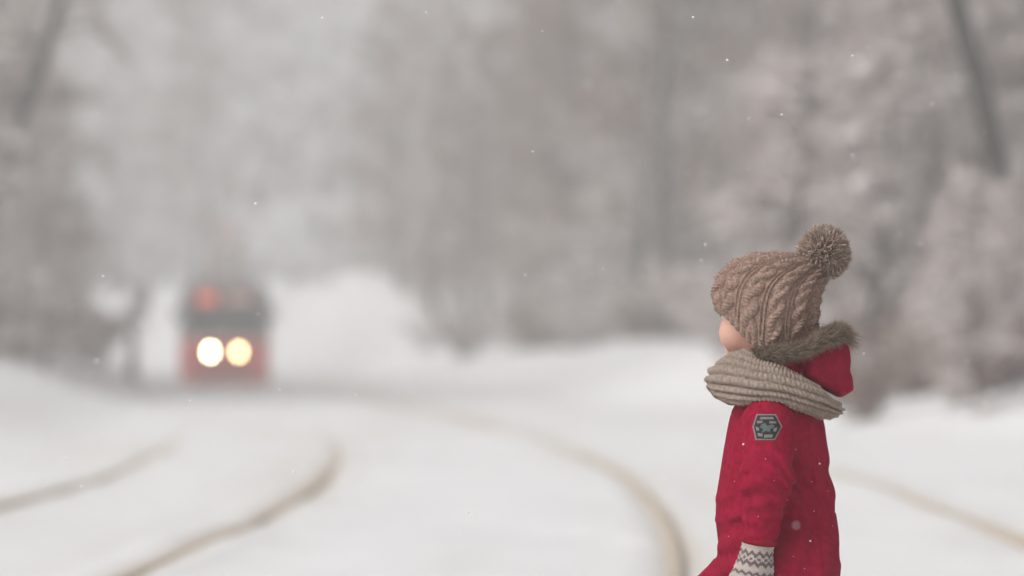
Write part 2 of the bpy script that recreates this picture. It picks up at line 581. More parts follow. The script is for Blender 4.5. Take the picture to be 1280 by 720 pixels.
def suit_f(P):
    P = P.astype(np.float32)
    d = torso(P)
    d = smin(d, leg(P, L_HIP, L_KN, L_AN, .092, .078, .062), .04)
    d = smin(d, leg(P, R_HIP, R_KN, R_AN, .086, .074, .062), .04)
    d = smin(d, arm(P, L_SH, L_EL, L_WR, .056, .049, .037), .009)
    d = smin(d, arm(P, R_SH, R_EL, R_WR, .056, .049, .037), .016)
    d = smin(d, cap(P, px(975, 505), px(966, 452), .085, .060), .03)      # collar
    # soft wrinkles of the padded cloth
    e = np.linalg.norm(P - L_EL.astype(np.float32), axis=1)
    wr = fbm(P * np.array([16, 16, 30], np.float32) + P[:, [2, 0, 1]] * np.array([9, 9, 9], np.float32), 2) - .5
    d = d + .010 * wr * (.55 + .8 * np.exp(-(e / .07) ** 2))
    rid = np.abs(fbm(P * np.array([22, 10, 9], np.float32) + 31, 2) - .5)
    d = d + .0022 * np.exp(-(rid / .05) ** 2)
    x = P[:, 0]; z = P[:, 2]
    d = d + .0044 * np.sin(150 * (z + .55 * x) + 4 * np.sin(40 * x)) * np.exp(-((z - pz(598)) / .045) ** 2) * (np.abs(P[:, 1]) > .11)
    d = d + .0048 * np.sin(95 * (x + .38 * z) + 3 * np.sin(22 * z)) * np.exp(-((x - .07) / .06) ** 2) * sstep(pz(545), pz(600), z)
    d = d + .0042 * np.sin(120 * (z - .5 * x)) * np.exp(-((x + .105) / .03) ** 2) * sstep(pz(590), pz(640), z)
    d = d + .0030 * np.exp(-((x - .052 - .10 * (pz(540) - z)) / .0022) ** 2) * (P[:, 1] < 0)          # side seam
    # bunched folds above the knitted cuff
    for wv, ev in ((L_WR, L_EL), (R_WR, R_EL)):
        ax = (wv - ev) / np.linalg.norm(wv - ev)
        t = (P - wv.astype(np.float32)) @ ax.astype(np.float32)
        near = np.exp(-((t + .035) / .045) ** 2) * (np.linalg.norm(P - wv.astype(np.float32), axis=1) < .11)
        d = d + .0022 * np.sin(t * 190 + 9 * P[:, 0] * 6) * near
    return d


# --- body under the clothes, one continuous surface
HEAD = px(953, 391, 0.005)
HA = R(36)
HF = np.array([-math.cos(HA), math.sin(HA), 0]); HLf = np.array([-math.sin(HA), -math.cos(HA), 0])


def to_head(P):
    q = P - HEAD.astype(np.float32)
    return np.stack([q @ HF.astype(np.float32), q @ HLf.astype(np.float32), q[:, 2]], 1)


def hw(f, l, u): return HEAD + HF * f + HLf * l + np.array([0, 0, u])


def head_f(P):
    q = to_head(P)
    d = ell(q, (-.004, 0, .028), (.086, .070, .080))
    d = smin(d, ell(q, (.026, 0, -.034), (.056, .056, .064)), .03)
    qa = q.copy(); qa[:, 1] = np.abs(qa[:, 1])
    d = smin(d, ell(qa, (.047, .031, -.044), (.033, .032, .034)), .02)      # cheeks
    d = smin(d, ell(qa, (.066, 0, -.086), (.020, .020, .017)), .02)         # chin
    d = smin(d, cap(q, (.076, 0, -.008), (.086, 0, -.032), .007, .0095), .012)   # nose
    d = smin(d, ell(qa, (.083, .008, -.034), (.006, .006, .005)), .006)
    d = smin(d, ell(q, (.078, 0, -.058), (.009, .017, .0045)), .005)        # lips
    d = smin(d, ell(q, (.077, 0, -.067), (.009, .015, .0050)), .005)
    d = smax(d, -ell(qa, (.089, .030, -.006), (.017, .016, .009)), .008)    # eye sockets
    d = smin(d, ell(qa, (-.006, .069, -.018), (.018, .007, .026)), .008)    # ears
    d = smax(d, -ell(qa, (-.002, .076, -.018), (.009, .004, .015)), .004)
    return d


def hand_pts(wv, ev):
    ax = (wv - ev) / np.linalg.norm(wv - ev)
    sd = np.array([0, -1., 0]) if wv[1] < 0 else np.array([0, 1., 0])
    fw = np.cross(ax, sd); fw /= np.linalg.norm(fw)
    if fw[0] > 0: fw = -fw
    return ax, sd, fw


def body_f(P):
    P = P.astype(np.float32)
    d = head_f(P)
    nb = HEAD + np.array([.012, 0, -.06]); nt_ = px(970, 505, 0)
    d = smin(d, cap(P, nb, nt_, .040, .046), .03)
    d = smin(d, torso(P, -.026), .03)
    d = smin(d, leg(P, L_HIP, L_KN, L_AN, .068, .050, .036), .04)
    d = smin(d, leg(P, R_HIP, R_KN, R_AN, .068, .050, .036), .04)
    for s, e, w_ in ((L_SH, L_EL, L_WR), (R_SH, R_EL, R_WR)):
        d = smin(d, arm(P, s, e, w_, .034, .028, .021), .02)
        ax, sd, fw = hand_pts(w_, e)
        d = smin(d, cap(P, w_, w_ + ax * .045, .019, .021), .012)
        for k, (off, ln) in enumerate(((.017, .040), (.006, .046), (-.005, .043), (-.015, .034))):
            b = w_ + ax * .055 + fw * off
            m = b + ax * ln * .55 - sd * .004
            d = smin(d, cap(P, b, m, .0075, .007), .004)
            d = smin(d, cap(P, m, m + ax * ln * .45 - sd * .012, .007, .006), .003)
        b = w_ + ax * .030 + fw * .010
        d = smin(d, cap(P, b, b + fw * .012 + ax * .026, .008, .006), .006)
    for a, fx in ((L_AN, -.085), (R_AN, -.085)):
        d = smin(d, cap(P, a + [.01, 0, -.01], np.array([a[0] + fx, a[1], max(a[2] - .045, .02)]), .030, .022), .02)
    return d


V, Q = nets(body_f, (-.26, -.25, .0), (.16, .25, 1.06), .0045)
person = link('person', make_mesh('person', V, [Q], M['skin']), None, CHILD)
tag(person, 'small child in red snowsuit, brown bobble hat and beige snood watching the tram', 'person')

for s in (-1, 1):
    c = hw(.0662, .030 * s, -.006)
    mb = MB()
    a = np.linspace(0, np.pi, 13)
    prof = [(.0122 * math.sin(t) + 1e-5, -.0122 * math.cos(t)) for t in a]
    mb.lathe(prof, HF, c, 16)
    e = mb.build('eye', M['eye'], person)
    vv = np.array([v.co[:] for v in e.data.vertices]); ff = (vv - c) @ HF
    attr(e, 'iris', (ff > .0103).astype(float))

# --- snowsuit
V, Q = nets(suit_f, (-.27, -.26, .05), (.17, .26, .91), .0036)
suit = link('snowsuit', make_mesh('snowsuit', V, [Q], M['red']), person)


def front_y(x, z, f=suit_f, lo=-.30, hi=0.0):
    """near side of the suit at (x, z): march along depth"""
    x = np.asarray(x, np.float32); z = np.asarray(z, np.float32)
    ys = np.linspace(lo, hi, 241, dtype=np.float32)
    P = np.stack(np.broadcast_arrays(x[:, None], ys[None], z[:, None]), -1).reshape(-1, 3)
    d = f(P).reshape(len(x), -1)
    k = np.argmax(d < 0, axis=1); k = np.maximum(k, 1)
    r = np.arange(len(x))
    a, b = d[r, k - 1], d[r, k]
    return ys[k - 1] + (ys[k] - ys[k - 1]) * a / (a - b + 1e-9)


def applique(name, poly, lift, thick, m, parent):
    """a flat embroidered shape laid on the sleeve: poly in picture measurements"""
    poly = np.array(poly, float)
    poly = np.array([640, 448]) + (poly - [640, 448]) * (8 - .172) / 8
    c = poly.mean(0); n = len(poly)
    rings = [1., .66, .33]
    pts = np.concatenate([c + (poly - c) * k for k in rings] + [c[None]])
    x = pxx(pts[:, 0]); z = pz(pts[:, 1])
    y = front_y(x, z)
    A, B_, C_ = np.polyfit(x, y, 1)[0] if False else 0, 0, 0
    top = np.stack([x, y - lift - thick, z], 1); bot = np.stack([x[:n], y[:n] + .002, z[:n]], 1)
    Vv = np.vstack([top, bot]); T = []; Qd = []
    for k in range(2):
        for i in range(n):
            j = (i + 1) % n
            Qd.append((k * n + i, k * n + j, (k + 1) * n + j, (k + 1) * n + i))
    for i in range(n):
        T.append((2 * n + i, 2 * n + (i + 1) % n, 3 * n))
        Qd.append((3 * n + 1 + i, 3 * n + 1 + (i + 1) % n, (i + 1) % n, i))
    mb = MB(); mb.add(Vv, T, Qd)
    return mb.build(name, m, parent, smooth=False)


hexo = np.array([(945.5, 517.5), (969.5, 517.5), (977.5, 533), (967.5, 549.5), (943.5, 549.5), (940.5, 533)])


def dens(poly, k=4):
    out = []
    for i in range(len(poly)):
        a, b = np.array(poly[i], float), np.array(poly[(i + 1) % len(poly)], float)
        for t in range(k): out.append(a + (b - a) * t / k)
    return np.array(out)


hc = hexo.mean(0)
patch = applique('sleeve_patch', dens(hexo), .0010, .0012, M['patch_grey'], suit)
patch['label'] = 'six-sided black and grey embroidered patch on the upper sleeve'
applique('patch_field', dens(hc + (hexo - hc) * .90), .0030, .0004, M['patch_black'], suit)
marks = [
    ('patch_grey', [(950, 521), (966, 521), (967, 524), (949, 524)]),
    ('patch_grey', [(946, 526), (953, 525.5), (952, 528.5), (946, 529)]),
    ('patch_grey', [(961, 526), (969, 526.5), (970, 529), (961, 529)]),
    ('patch_teal', [(951, 530), (956, 528), (958, 532), (965, 530), (968, 533), (962, 536), (961, 540), (956, 538), (951, 541), (953, 536), (949, 534)]),
    ('patch_grey', [(946, 541), (952, 541.5), (952, 545), (947, 545)]),
    ('patch_grey', [(954, 543), (965, 542.5), (964, 546.5), (954, 546.5)]),
    ('patch_grey', [(966, 535), (971, 534), (969, 539), (966, 539)]),
    ('patch_grey', [(944, 533), (948, 534.5), (948, 538), (945, 538)]),
]
for mk, pl in marks:
    applique('patch_emblem', dens(pl, 2), .0042, .0004, M[mk], suit)

# zip flap down the chest (front, turned away) and sleeve cuffs
zf = MB()
zy = np.linspace(505, 690, 24)
zx = np.interp(zy, TY, TL)
for side in (0,):
    P = np.empty((len(zy), 8, 3))
    for i, (yy, xx) in enumerate(zip(zy, zx)):
        c = px(xx, yy, .045)
        c[0] = np.interp(c[2], _tz, _tc) - (np.interp(c[2], _tz, _tr)) * (1 - (.045 / np.interp(c[2], _tz, _tw)) ** 2.3) ** (1 / 2.3)
        for k in range(8):
            a = k * math.pi / 4
            P[i, k] = c + np.array([.004 * math.cos(a), .016 * math.sin(a), 0]) + np.array([.12 * .0, 0, 0])
    grid_mesh('zip_flap', P, M['red_dark'], cv=True, parent=suit)
for wv, ev in ((L_WR, L_EL), (R_WR, R_EL)):
    ax, sd, fw = hand_pts(wv, ev)
    mb = MB()
    mb.lathe([(.0335, .000), (.0380, .003), (.0390, .008), (.0380, .013), (.0335, .016), (.028, .014)], ax, wv + ax * .010, 28)
    mb.build('sleeve_cuff', M['red_dark'], suit)

# --- hat: lofted rings with a cable-knit relief
HL = np.array([(894, 388), (892.5, 372), (896, 352), (907, 335), (926, 324.5), (950, 319), (975, 316.5), (996, 317), (1012, 321)], float)
HR = np.array([(1018, 430), (1021, 408), (1022.5, 392), (1024, 377), (1027, 364), (1031, 354), (1034, 346), (1034, 338), (1030, 331)], float)
HW = np.array([.079, .092, .097, .095, .088, .076, .056, .036, .014])
NU, NV = 660, 300


def resample(A, n):
    A = np.asarray(A, float)
    t = np.linspace(0, 1, len(A)); u = np.linspace(0, 1, n)
    # catmull-rom
    k = np.clip((u * (len(A) - 1)).astype(int), 0, len(A) - 2); f = (u * (len(A) - 1) - k)
    sh = (len(u),) + (1,) * (A.ndim - 1); f = f.reshape(sh)
    p0 = A[np.maximum(k - 1, 0)]; p1 = A[k]; p2 = A[k + 1]; p3 = A[np.minimum(k + 2, len(A) - 1)]
    return .5 * ((2 * p1) + (-p0 + p2) * f + (2 * p0 - 5 * p1 + 4 * p2 - p3) * f ** 2 + (-p0 + 3 * p1 - 3 * p2 + p3) * f ** 3)


def hat_base(nu, nv):
    a = np.arange(nu) * 2 * np.pi / nu
    L3 = resample(np.stack([pxx(HL[:, 0]), HL[:, 0] * 0, pz(HL[:, 1])], 1), nv)
    R3 = resample(np.stack([pxx(HR[:, 0]), HR[:, 0] * 0, pz(HR[:, 1])], 1), nv)
    W = resample(HW, nv)
    C = (L3 + R3) / 2; X = (R3 - L3) / 2
    v = np.linspace(0, 1, nv)
    P = C[None] + np.cos(a)[:, None, None] * X[None]
    P[..., 1] += np.sin(a)[:, None] * W[None]
    dip = .056 * np.abs(np.sin(a)) ** 3.2
    dip = dip * np.where(np.cos(a) > 0, 1 - .55 * np.cos(a), 1)
    P[..., 2] -= dip[:, None] * (1 - v[None]) ** 3
    P[..., 1] += .006
    return P


HB = hat_base(NU, NV)
HN = grid_normals(HB, True, False)
if (HN * (HB - HB.mean((0, 1)))).sum() < 0: HN = -HN
uu = np.arange(NU)[:, None] / NU; vv = np.linspace(0, 1, NV)[None]
NC = 12


def knit_hat(u, v):
    ph = u * NC + .25
    s = (ph % 1.) - .5                        # across a column
    L = v * 38.                               # stitches along a column
    # braided cable: two strands that swap over
    tw = v * 2 * np.pi * 3.7 + np.floor(ph) * 1.9
    c1 = .165 * np.sin(tw); c2 = -c1
    h1 = np.clip(1 - ((s - c1) / .19) ** 2, 0, 1) ** .6 * (1 + .45 * np.cos(tw))
    h2 = np.clip(1 - ((s - c2) / .19) ** 2, 0, 1) ** .6 * (1 - .45 * np.cos(tw))
    cable = np.maximum(h1, h2)
    st1 = .5 + .5 * np.cos(2 * np.pi * (L * 1.05 + (s - c1) * 2.2))
    st2 = .5 + .5 * np.cos(2 * np.pi * (L * 1.05 - (s - c2) * 2.2))
    h1 = h1 * (.76 + .24 * st1); h2 = h2 * (.76 + .24 * st2)
    cable = np.maximum(h1, h2)
    edge = np.clip(1 - ((np.abs(s) - .46) / .055) ** 2, 0, 1) * .0 + np.clip(1 - ((np.abs(s) - .425) / .045) ** 2, 0, 1) * .62 * (.75 + .25 * np.cos(2 * np.pi * L * 1.6))
    h = cable
    h = np.maximum(h, edge)
    # ribbed brim
    rib = np.abs(np.cos(np.pi * ph * 4)) ** .7 * (.75 + .25 * np.cos(2 * np.pi * L * 1.6))
    k = sstep(.05, .10, v)
    h = h * k + rib * .7 * (1 - k)
    h = h * (1 - .35 * sstep(.75, 1., v))
    return h


amp = .0092 * (1 - .55 * sstep(.6, 1., vv))
H = HB + HN * (knit_hat(uu, vv) * amp - .0045)[..., None]
H += HN * (.004 * (fbm(HB.reshape(-1, 3) * 22, 2).reshape(NU, NV) - .5))[..., None]
inner = [H[:, :1] * 1.0 - HN[:, :1] * .010 + [0, 0, .012], H[:, :1] - HN[:, :1] * .009 + [0, 0, .001]]
H = np.concatenate(inner + [H], axis=1)
hat = grid_mesh('knit_hat', H, M['hat'], cu=True, parent=person)


def fuzz(name, B, Nn, n, ln, m, parent, r=.00028):
    k = rng.integers(0, B.shape[0], n); j = rng.integers(0, B.shape[1], n)
    b = B[k, j]; nn = Nn[k, j]
    d = nn + rng.normal(0, .75, (n, 3))
    d /= np.linalg.norm(d, axis=1)[:, None]
    strands(name, b, d, rng.uniform(.4, 1, n) * ln, np.full(n, r), m, parent, bend=.5, seg=2)


def strands(name, b, d, ln, r, m, parent, bend=.3, seg=3, sides=3, tip=.15, droop=None, twist=None, dull=False):
    """bunch of tapered hairs or yarn ends from points b along d"""
    n = len(b)
    t = np.linspace(0, 1, seg + 1)
    side = rng.normal(0, 1, (n, 3)); side -= (side * d).sum(1)[:, None] * d
    side /= np.linalg.norm(side, axis=1)[:, None]
    C = b[:, None] + d[:, None] * (ln[:, None] * t)[..., None] + side[:, None] * (bend * ln[:, None] * t ** 2 * rng.uniform(.2, 1, n)[:, None])[..., None]
    if droop is not None: C = C + np.asarray(droop)[None, None] * (ln[:, None] * t ** 2)[..., None]
    s2 = np.cross(d, side)
    if tip > .6:                                         # blunt, rounded yarn end
        rr = r[:, None] * np.where(t > .99, .55, 1.)[None]
    else:
        rr = r[:, None] * (1 - (1 - tip) * t)[None]
    a = np.arange(sides) * 2 * np.pi / sides
    Vv = C[:, :, None] + rr[..., None, None] * (np.cos(a)[None, None, :, None] * side[:, None, None] + np.sin(a)[None, None, :, None] * s2[:, None, None])
    Vv = Vv.reshape(-1, 3)
    base = (np.arange(n) * (seg + 1) * sides)[:, None, None]
    i = np.arange(seg)[None, :, None] * sides; j = np.arange(sides)[None, None]
    j2 = (j + 1) % sides
    Qd = np.stack([base + i + j, base + i + j2, base + i + sides + j2, base + i + sides + j], -1).reshape(-1, 4)
    F = [Qd]
    tp = base[:, 0] + seg * sides
    if sides == 3: F.append(np.stack([tp[:, 0], tp[:, 0] + 1, tp[:, 0] + 2], 1))
    else: F.append(np.stack([tp[:, 0] + q for q in range(4)], 1) if sides == 4 else np.stack([tp[:, 0], tp[:, 0] + 2, tp[:, 0] + 4], 1))
    return link(name, make_mesh(name, Vv, F, m), parent)


o = fuzz('wool_fuzz', H[:, 2:], HN, 4500, .009, M['fuzz_hat'], hat)

# pompom of cut yarn
PC = px(1030.5, 316, .006)
n = 1500
k = np.arange(n) + .5
phi = np.arccos(1 - 2 * k / n); th = np.pi * (1 + 5 ** .5) * k
d = np.stack([np.cos(th) * np.sin(phi), np.sin(th) * np.sin(phi), np.cos(phi)], 1) + rng.normal(0, .10, (n, 3))
d /= np.linalg.norm(d, axis=1)[:, None]
rad = .0550 * (.90 + .16 * rng.random(n)) * (1 + .22 * (fbm(d * 2.2) - .5))
pom = strands('pompom', PC + d * .016, d, rad - .016, np.full(n, .0023) * rng.uniform(.75, 1.2, n), M['pom'], hat, bend=.45, seg=4, sides=4, tip=.8)
n = 6000
d = rng.normal(0, 1, (n, 3)); d /= np.linalg.norm(d, axis=1)[:, None]
strands('pompom_fuzz', PC + d * .050, d, rng.uniform(.006, .013, n), np.full(n, .00028), M['fuzz_hat'], pom, bend=.8, seg=2)

# --- snood: thick ribbed loop round neck and chin
NT, NP = 620, 230
ta = np.arange(NT) * 2 * np.pi / NT
fi = np.arange(NP) * 2 * np.pi / NP
cs = np.cos(ta)                                           # -1 front (left), +1 back (right)
xc = pxx(968.5)
x_out = np.interp(cs, [-1, 1], [pxx(884), pxx(1053)])
front_t = np.array([-1., -.95, -.8, -.55, -.2, .1, .4, .7, .9, 1.])
top_y = np.array([449., 443, 440, 445.5, 452, 458, 466, 478, 492, 500])
bot_y = np.array([491., 497, 501.5, 502, 501, 504, 510, 517.5, 521.5, 519])
zt = pz(np.interp(cs, front_t, top_y)); zb = pz(np.interp(cs, front_t, bot_y))
zm = (zt + zb) / 2; hh = (zt - zb) / 2
SN = np.empty((NT, NP, 3))
rx_out, ry_out = (pxx(1053) - pxx(884)) / 2, .168
thick = np.interp(cs, [-1, 0, 1], [.034, .036, .036])
cf, sf = np.cos(fi), np.sin(fi)
se = lambda v, p: np.sign(v) * np.abs(v) ** p
radial = se(cf, .75)
# leaning section: top edge closer to the neck
for i in range(NT):
    inn = thick[i] * (1 - radial) + .030 * np.clip(se(sf, .8), 0, 1) ** 1.5
    SN[i, :, 0] = xc + cs[i] * (rx_out - inn)
    SN[i, :, 1] = math.sin(ta[i]) * (ry_out - inn)
    SN[i, :, 2] = zm[i] + hh[i] * se(sf, .85)
SNn = grid_normals(SN, True, True)
cen = np.stack([xc + cs * (rx_out - thick), np.sin(ta) * (ry_out - thick), zm], 1)
if (SNn * (SN - cen[:, None])).sum() < 0: SNn = -SNn
nr = 16
ph = fi[None] / (2 * np.pi) * nr + .10 * np.sin(3 * ta)[:, None] + .9 * (fbm(SN.reshape(-1, 3) * 9, 2).reshape(NT, NP) - .5)
rid = np.abs(np.sin(np.pi * ph))
row = np.floor(ph)
st = ta[:, None] / (2 * np.pi) * 92 + .9 * (fbm(SN.reshape(-1, 3) * 30 + 3, 2).reshape(NT, NP) - .5)
bead = np.abs(np.cos(np.pi * (st + .5 * row + .35 * (ph % 1)))) ** .8
hgt = rid ** .6 * (.72 + .28 * bead)
SNd = SN + SNn * (hgt * .0148 - .008)[..., None]
SNd += SNn * (.016 * (fbm(SN.reshape(-1, 3) * 12 + 7, 2).reshape(NT, NP) - .5))[..., None]
snood = grid_mesh('snood', SNd, M['snood'], cu=True, cv=True, parent=person, flip=False)
fuzz('wool_fuzz', SNd, SNn, 5000, .007, M['fuzz_snood'], snood)

# --- hood folded down at the back with a fur edge
def hood_f(P):
    P = P.astype(np.float32)
    pl = [px(*q)[[0, 2]] for q in ((1000, 448), (1052, 424), (1062, 436), (1068, 488), (1050, 497), (1004, 472))]
    d = None
    for i in range(6):
        a, b = pl[i], pl[(i + 1) % 6]
        nx, nz = -(b[1] - a[1]), (b[0] - a[0])
        ln_ = math.hypot(nx, nz)
        e = ((P[:, 0] - a[0]) * nx + (P[:, 2] - a[1]) * nz) / ln_
        d = e if d is None else smax(d, e, .006)
    wdt = .118 - .9 * np.clip(P[:, 0] - px(1010, 0)[0], 0, .2) + .05 * np.clip(P[:, 2] - pz(460), -.05, .05)
    d = smax(d, np.abs(P[:, 1] - .004) - wdt, .03)
    dent = np.exp(-((P[:, 2] - pz(462)) / .012) ** 2) * np.exp(-((P[:, 0] - px(1064, 0)[0]) / .02) ** 2)
    d = d + .004 * dent
    wr = fbm(P * np.array([30, 22, 14], np.float32), 2) - .5
    return d + .007 * wr


V, Q = nets(hood_f, (-.06, -.19, .72), (.18, .19, .90), .0036)
hood = link('hood', make_mesh('hood', V, [Q], M['red']), suit)

FL = np.array([px(940, 447, -.060), px(950, 444, -.098), px(972, 442, -.122), px(1000, 436, -.128), px(1022, 425, -.112), px(1040, 419, -.080),
               px(1049, 417, -.02), px(1049, 417, .03), px(1040, 419, .08), px(1026, 424, .118), px(1000, 436, .130), px(972, 443, .126), px(950, 446, .105), px(940, 448, .066)])
FLs = resample(FL, 160)
base_r = .0135 + .003 * np.sin(np.linspace(0, np.pi, 160))
mb = MB(); mb.tube(FLs, base_r, 12)
fur = mb.build('fur_trim', M['fur_base'], hood)
n = 11000
k = rng.integers(1, 158, n)
T = FLs[np.minimum(k + 1, 159)] - FLs[k - 1]; T /= np.linalg.norm(T, axis=1)[:, None]
ctr = px(985, 430, 0)
a = rng.uniform(0, 2 * np.pi, n)
A = np.cross(T, [0, 0, 1.]); A /= np.linalg.norm(A, axis=1)[:, None]; B2 = np.cross(A, T)
nr_ = np.cos(a)[:, None] * A + np.sin(a)[:, None] * B2
flow = T * np.where(k < 80, 1., -1.)[:, None]              # hair swept towards the back
d = nr_ * .62 + flow * rng.uniform(.6, 1.3, n)[:, None] + rng.normal(0, .30, (n, 3)) + np.array([.18, 0, -.10])
clump = np.sin(k * .9 + 3 * np.sin(a * 2))[:, None] * np.array([.12, 0, .22])
d = d + clump
d /= np.linalg.norm(d, axis=1)[:, None]
ln = rng.uniform(.013, .031, n) * (.85 + .1 * np.exp(-((k - 75) / 22.) ** 2))
strands('fur_hair', FLs[k] + nr_ * .011, d, ln, rng.uniform(.0004, .0009, n), M['fur'], fur, bend=.35, seg=3)
# longer wisps at the back of the hood
n = 170
k = rng.integers(64, 96, n)
d = np.stack([rng.uniform(.5, 1, n), rng.normal(0, .3, n), rng.uniform(-.75, .35, n)], 1); d /= np.linalg.norm(d, axis=1)[:, None]
strands('fur_wisp', FLs[k] + d * .008, d, rng.uniform(.026, .047, n), rng.uniform(.0005, .0009, n), M['fur'], fur, bend=.3, seg=3, droop=(0, 0, -.25))

# --- mittens
def mitten(wv, ev, parent):
    ax, sd, fw = hand_pts(wv, ev)
    w0 = wv + ax * .024

    def f(P):
        P = P.astype(np.float32)
        q = P - w0.astype(np.float32)
        t = q @ ax.astype(np.float32); s = q @ sd.astype(np.float32); g = q @ fw.astype(np.float32)
        L_ = np.stack([t, s, g], 1)
        d = cap(L_, (-.012, 0, 0), (.045, 0, 0), .0305, .032)
        d = smin(d, ell(L_, (.080, -.004, 0), (.062, .026, .039)), .02)
        d = smin(d, ell(L_, (.105, -.012, -.002), (.042, .022, .035)), .02)
        d = smin(d, cap(L_, (.064, -.004, .022), (.096, -.008, .046), .015, .012), .012)
        rib = .0016 * np.abs(np.sin(t * 330)) + .0010 * np.abs(np.sin(np.arctan2(s, g) * 15))
        d = smax(d, -.013 - t, .006)
        return d - rib
    c = w0 + ax * .06
    V, Q = nets(f, c - .125, c + .125, .0024)
    o = link('mitten', make_mesh('mitten', V, [Q], M['mitten']), parent)
    q = V - w0
    t = q @ ax; ang = np.arctan2(q @ sd, q @ fw) / (2 * np.pi)
    zig = np.abs(((ang * 13) % 1.) - .5) * 2
    pat = np.zeros(len(V))
    for t0, amp_, wd in ((.019, .0085, .0040), (.038, -.0075, .0042), (.060, .006, .003), (.085, -.006, .003)):
        pat = np.maximum(pat, (np.abs(t - t0 - amp_ * (zig - .5)) < wd).astype(float))
    pat = np.maximum(pat, ((np.abs(t - .0295) < .003) & (zig < .45)).astype(float))
    attr(o, 'pattern', pat * .88)
    return o


mitten(L_WR, L_EL, person)
mitten(R_WR, R_EL, person)

# --- boots
def boot(a, parent, pitch=0.):
    g = a[2]
    def f(P):
        P = P.astype(np.float32)
        x = P[:, 0] - a[0]; y = P[:, 1] - a[1]; z = P[:, 2] - (g - .085)
        q = np.stack([x, y, z], 1)
        d = cap(q, (.012, 0, .135), (.012, 0, .045), .058, .050)
        d = smin(d, cap(q, (.015, 0, .045), (-.085, 0, .036), .046, .038), .03)
        return smax(d, .010 - z, .006)
    c = np.array([a[0] - .03, a[1], g - .085 + .09])
    V, Q = nets(f, c - [.16, .09, .11], c + [.12, .09, .13], .006)
    o = link('boot', make_mesh('boot', V, [Q], M['boot']), parent)
    mb = MB()
    sole = np.array([(math.cos(t) * .088 - .034, math.sin(t) * (.047 if math.cos(t) > 0 else .043)) for t in np.arange(28) * 2 * np.pi / 28])
    z0 = g - .085
    Vb = np.concatenate([np.c_[sole + [a[0], a[1]], np.full(28, z0 - .012)], np.c_[sole + [a[0], a[1]], np.full(28, z0 + .014)]])
    Vb = np.vstack([Vb, [a[0] - .034, a[1], z0 - .012], [a[0] - .034, a[1], z0 + .014]])
    Qd = [(i, (i + 1) % 28, 28 + (i + 1) % 28, 28 + i) for i in range(28)]
    Tt = [(56, (i + 1) % 28, i) for i in range(28)] + [(57, 28 + i, 28 + (i + 1) % 28) for i in range(28)]
    mb.add(Vb, Tt, Qd); mb.build('sole', M['sole'], o)


boot(L_AN, person); boot(R_AN, person)
CH_G = gz(CHILD.x, CHILD.y)

# --- snow caught in the cloth
fx = [(923.5, 553), (1020, 578), (1006, 672), (1012, 636), (958, 596), (1031, 612), (939, 640), (989, 560), (915, 600), (998, 705), (975, 620), (948, 570), (1036, 655), (984, 690), (908, 668), (1010, 600)]
fx = np.array(fx, float)
fy = front_y(pxx(fx[:, 0]), pz(fx[:, 1]), hi=.2)
ico_t = (1 + 5 ** .5) / 2
ICO_V = np.array([(-1, ico_t, 0), (1, ico_t, 0), (-1, -ico_t, 0), (1, -ico_t, 0), (0, -1, ico_t), (0, 1, ico_t), (0, -1, -ico_t), (0, 1, -ico_t), (ico_t, 0, -1), (ico_t, 0, 1), (-ico_t, 0, -1), (-ico_t, 0, 1)]) / 1.902
ICO_F = np.array([(0, 11, 5), (0, 5, 1), (0, 1, 7), (0, 7, 10), (0, 10, 11), (1, 5, 9), (5, 11, 4), (11, 10, 2), (10, 7, 6), (7, 1, 8), (3, 9, 4), (3, 4, 2), (3, 2, 6), (3, 6, 8), (3, 8, 9), (4, 9, 5), (2, 4, 11), (6, 2, 10), (8, 6, 7), (9, 8, 1)])


def blobs(C, r, squash=1.):
    n = len(C)
    Vv = C[:, None] + ICO_V[None] * r[:, None, None] * (1 + .35 * (rng.random((n, 12, 1)) - .5)) * np.array([1, 1, squash])
    F = (np.arange(n) * 12)[:, None, None] + ICO_F[None]
    return Vv.reshape(-1, 3), F.reshape(-1, 3)


fr = np.array([.0030, .0028, .0026] + list(rng.uniform(.0006, .0013, len(fx) - 3)))
Vv, F = blobs(np.stack([pxx(fx[:, 0]), fy - .0008, pz(fx[:, 1])], 1), fr, .8)
o = link('snow_fleck', make_mesh('snow_fleck', Vv, [F], M['flake']), suit); o['kind'] = 'stuff'


# ------------------------------------------------------------------ tram
TD = 109.0
tx = float(track(TD)) - 2.05
sl = (float(track(TD + 6)) - float(track(TD - 1))) / 7.
tram = empty('tram', (tx, TD, gz(tx, TD) + .01), math.atan(-sl) * .75)
tag(tram, 'red tram with two lit headlights coming along the snowy track out of the forest', 'tram')
BW, BL = 1.29, 14.0


def outline(s):
    """plan of the body: s in 0..1 runs from the middle of the front anticlockwise (seen from above)"""
    pts = []
    for t in np.linspace(-1, 1, 41):                       # bowed front
        pts.append((t * .93, -.0 + .10 * t * t))
    for a in np.linspace(0, 1, 12)[1:]:
        q = a * math.pi / 2
        pts.append((.93 + .36 * math.sin(q), .10 + .55 * (1 - math.cos(q))))
    pts.append((BW, BL - .5)); pts.append((1.0, BL)); pts.append((-1.0, BL)); pts.append((-BW, BL - .5))
    for a in np.linspace(1, 0, 12)[:-1]:
        q = a * math.pi / 2
        pts.append((-.93 - .36 * math.sin(q), .10 + .55 * (1 - math.cos(q))))
    P = np.array(pts)
    P = np.roll(P, -20, axis=0)
    L = np.concatenate([[0], np.cumsum(np.linalg.norm(np.roll(P, -1, 0) - P, axis=1))])
    Pc = np.vstack([P, P[:1]])
    s = np.asarray(s) % 1. * L[-1]
    return np.stack([np.interp(s, L, Pc[:, 0]), np.interp(s, L, Pc[:, 1])], 1), L[-1]


_, PER = outline(np.array([0.]))


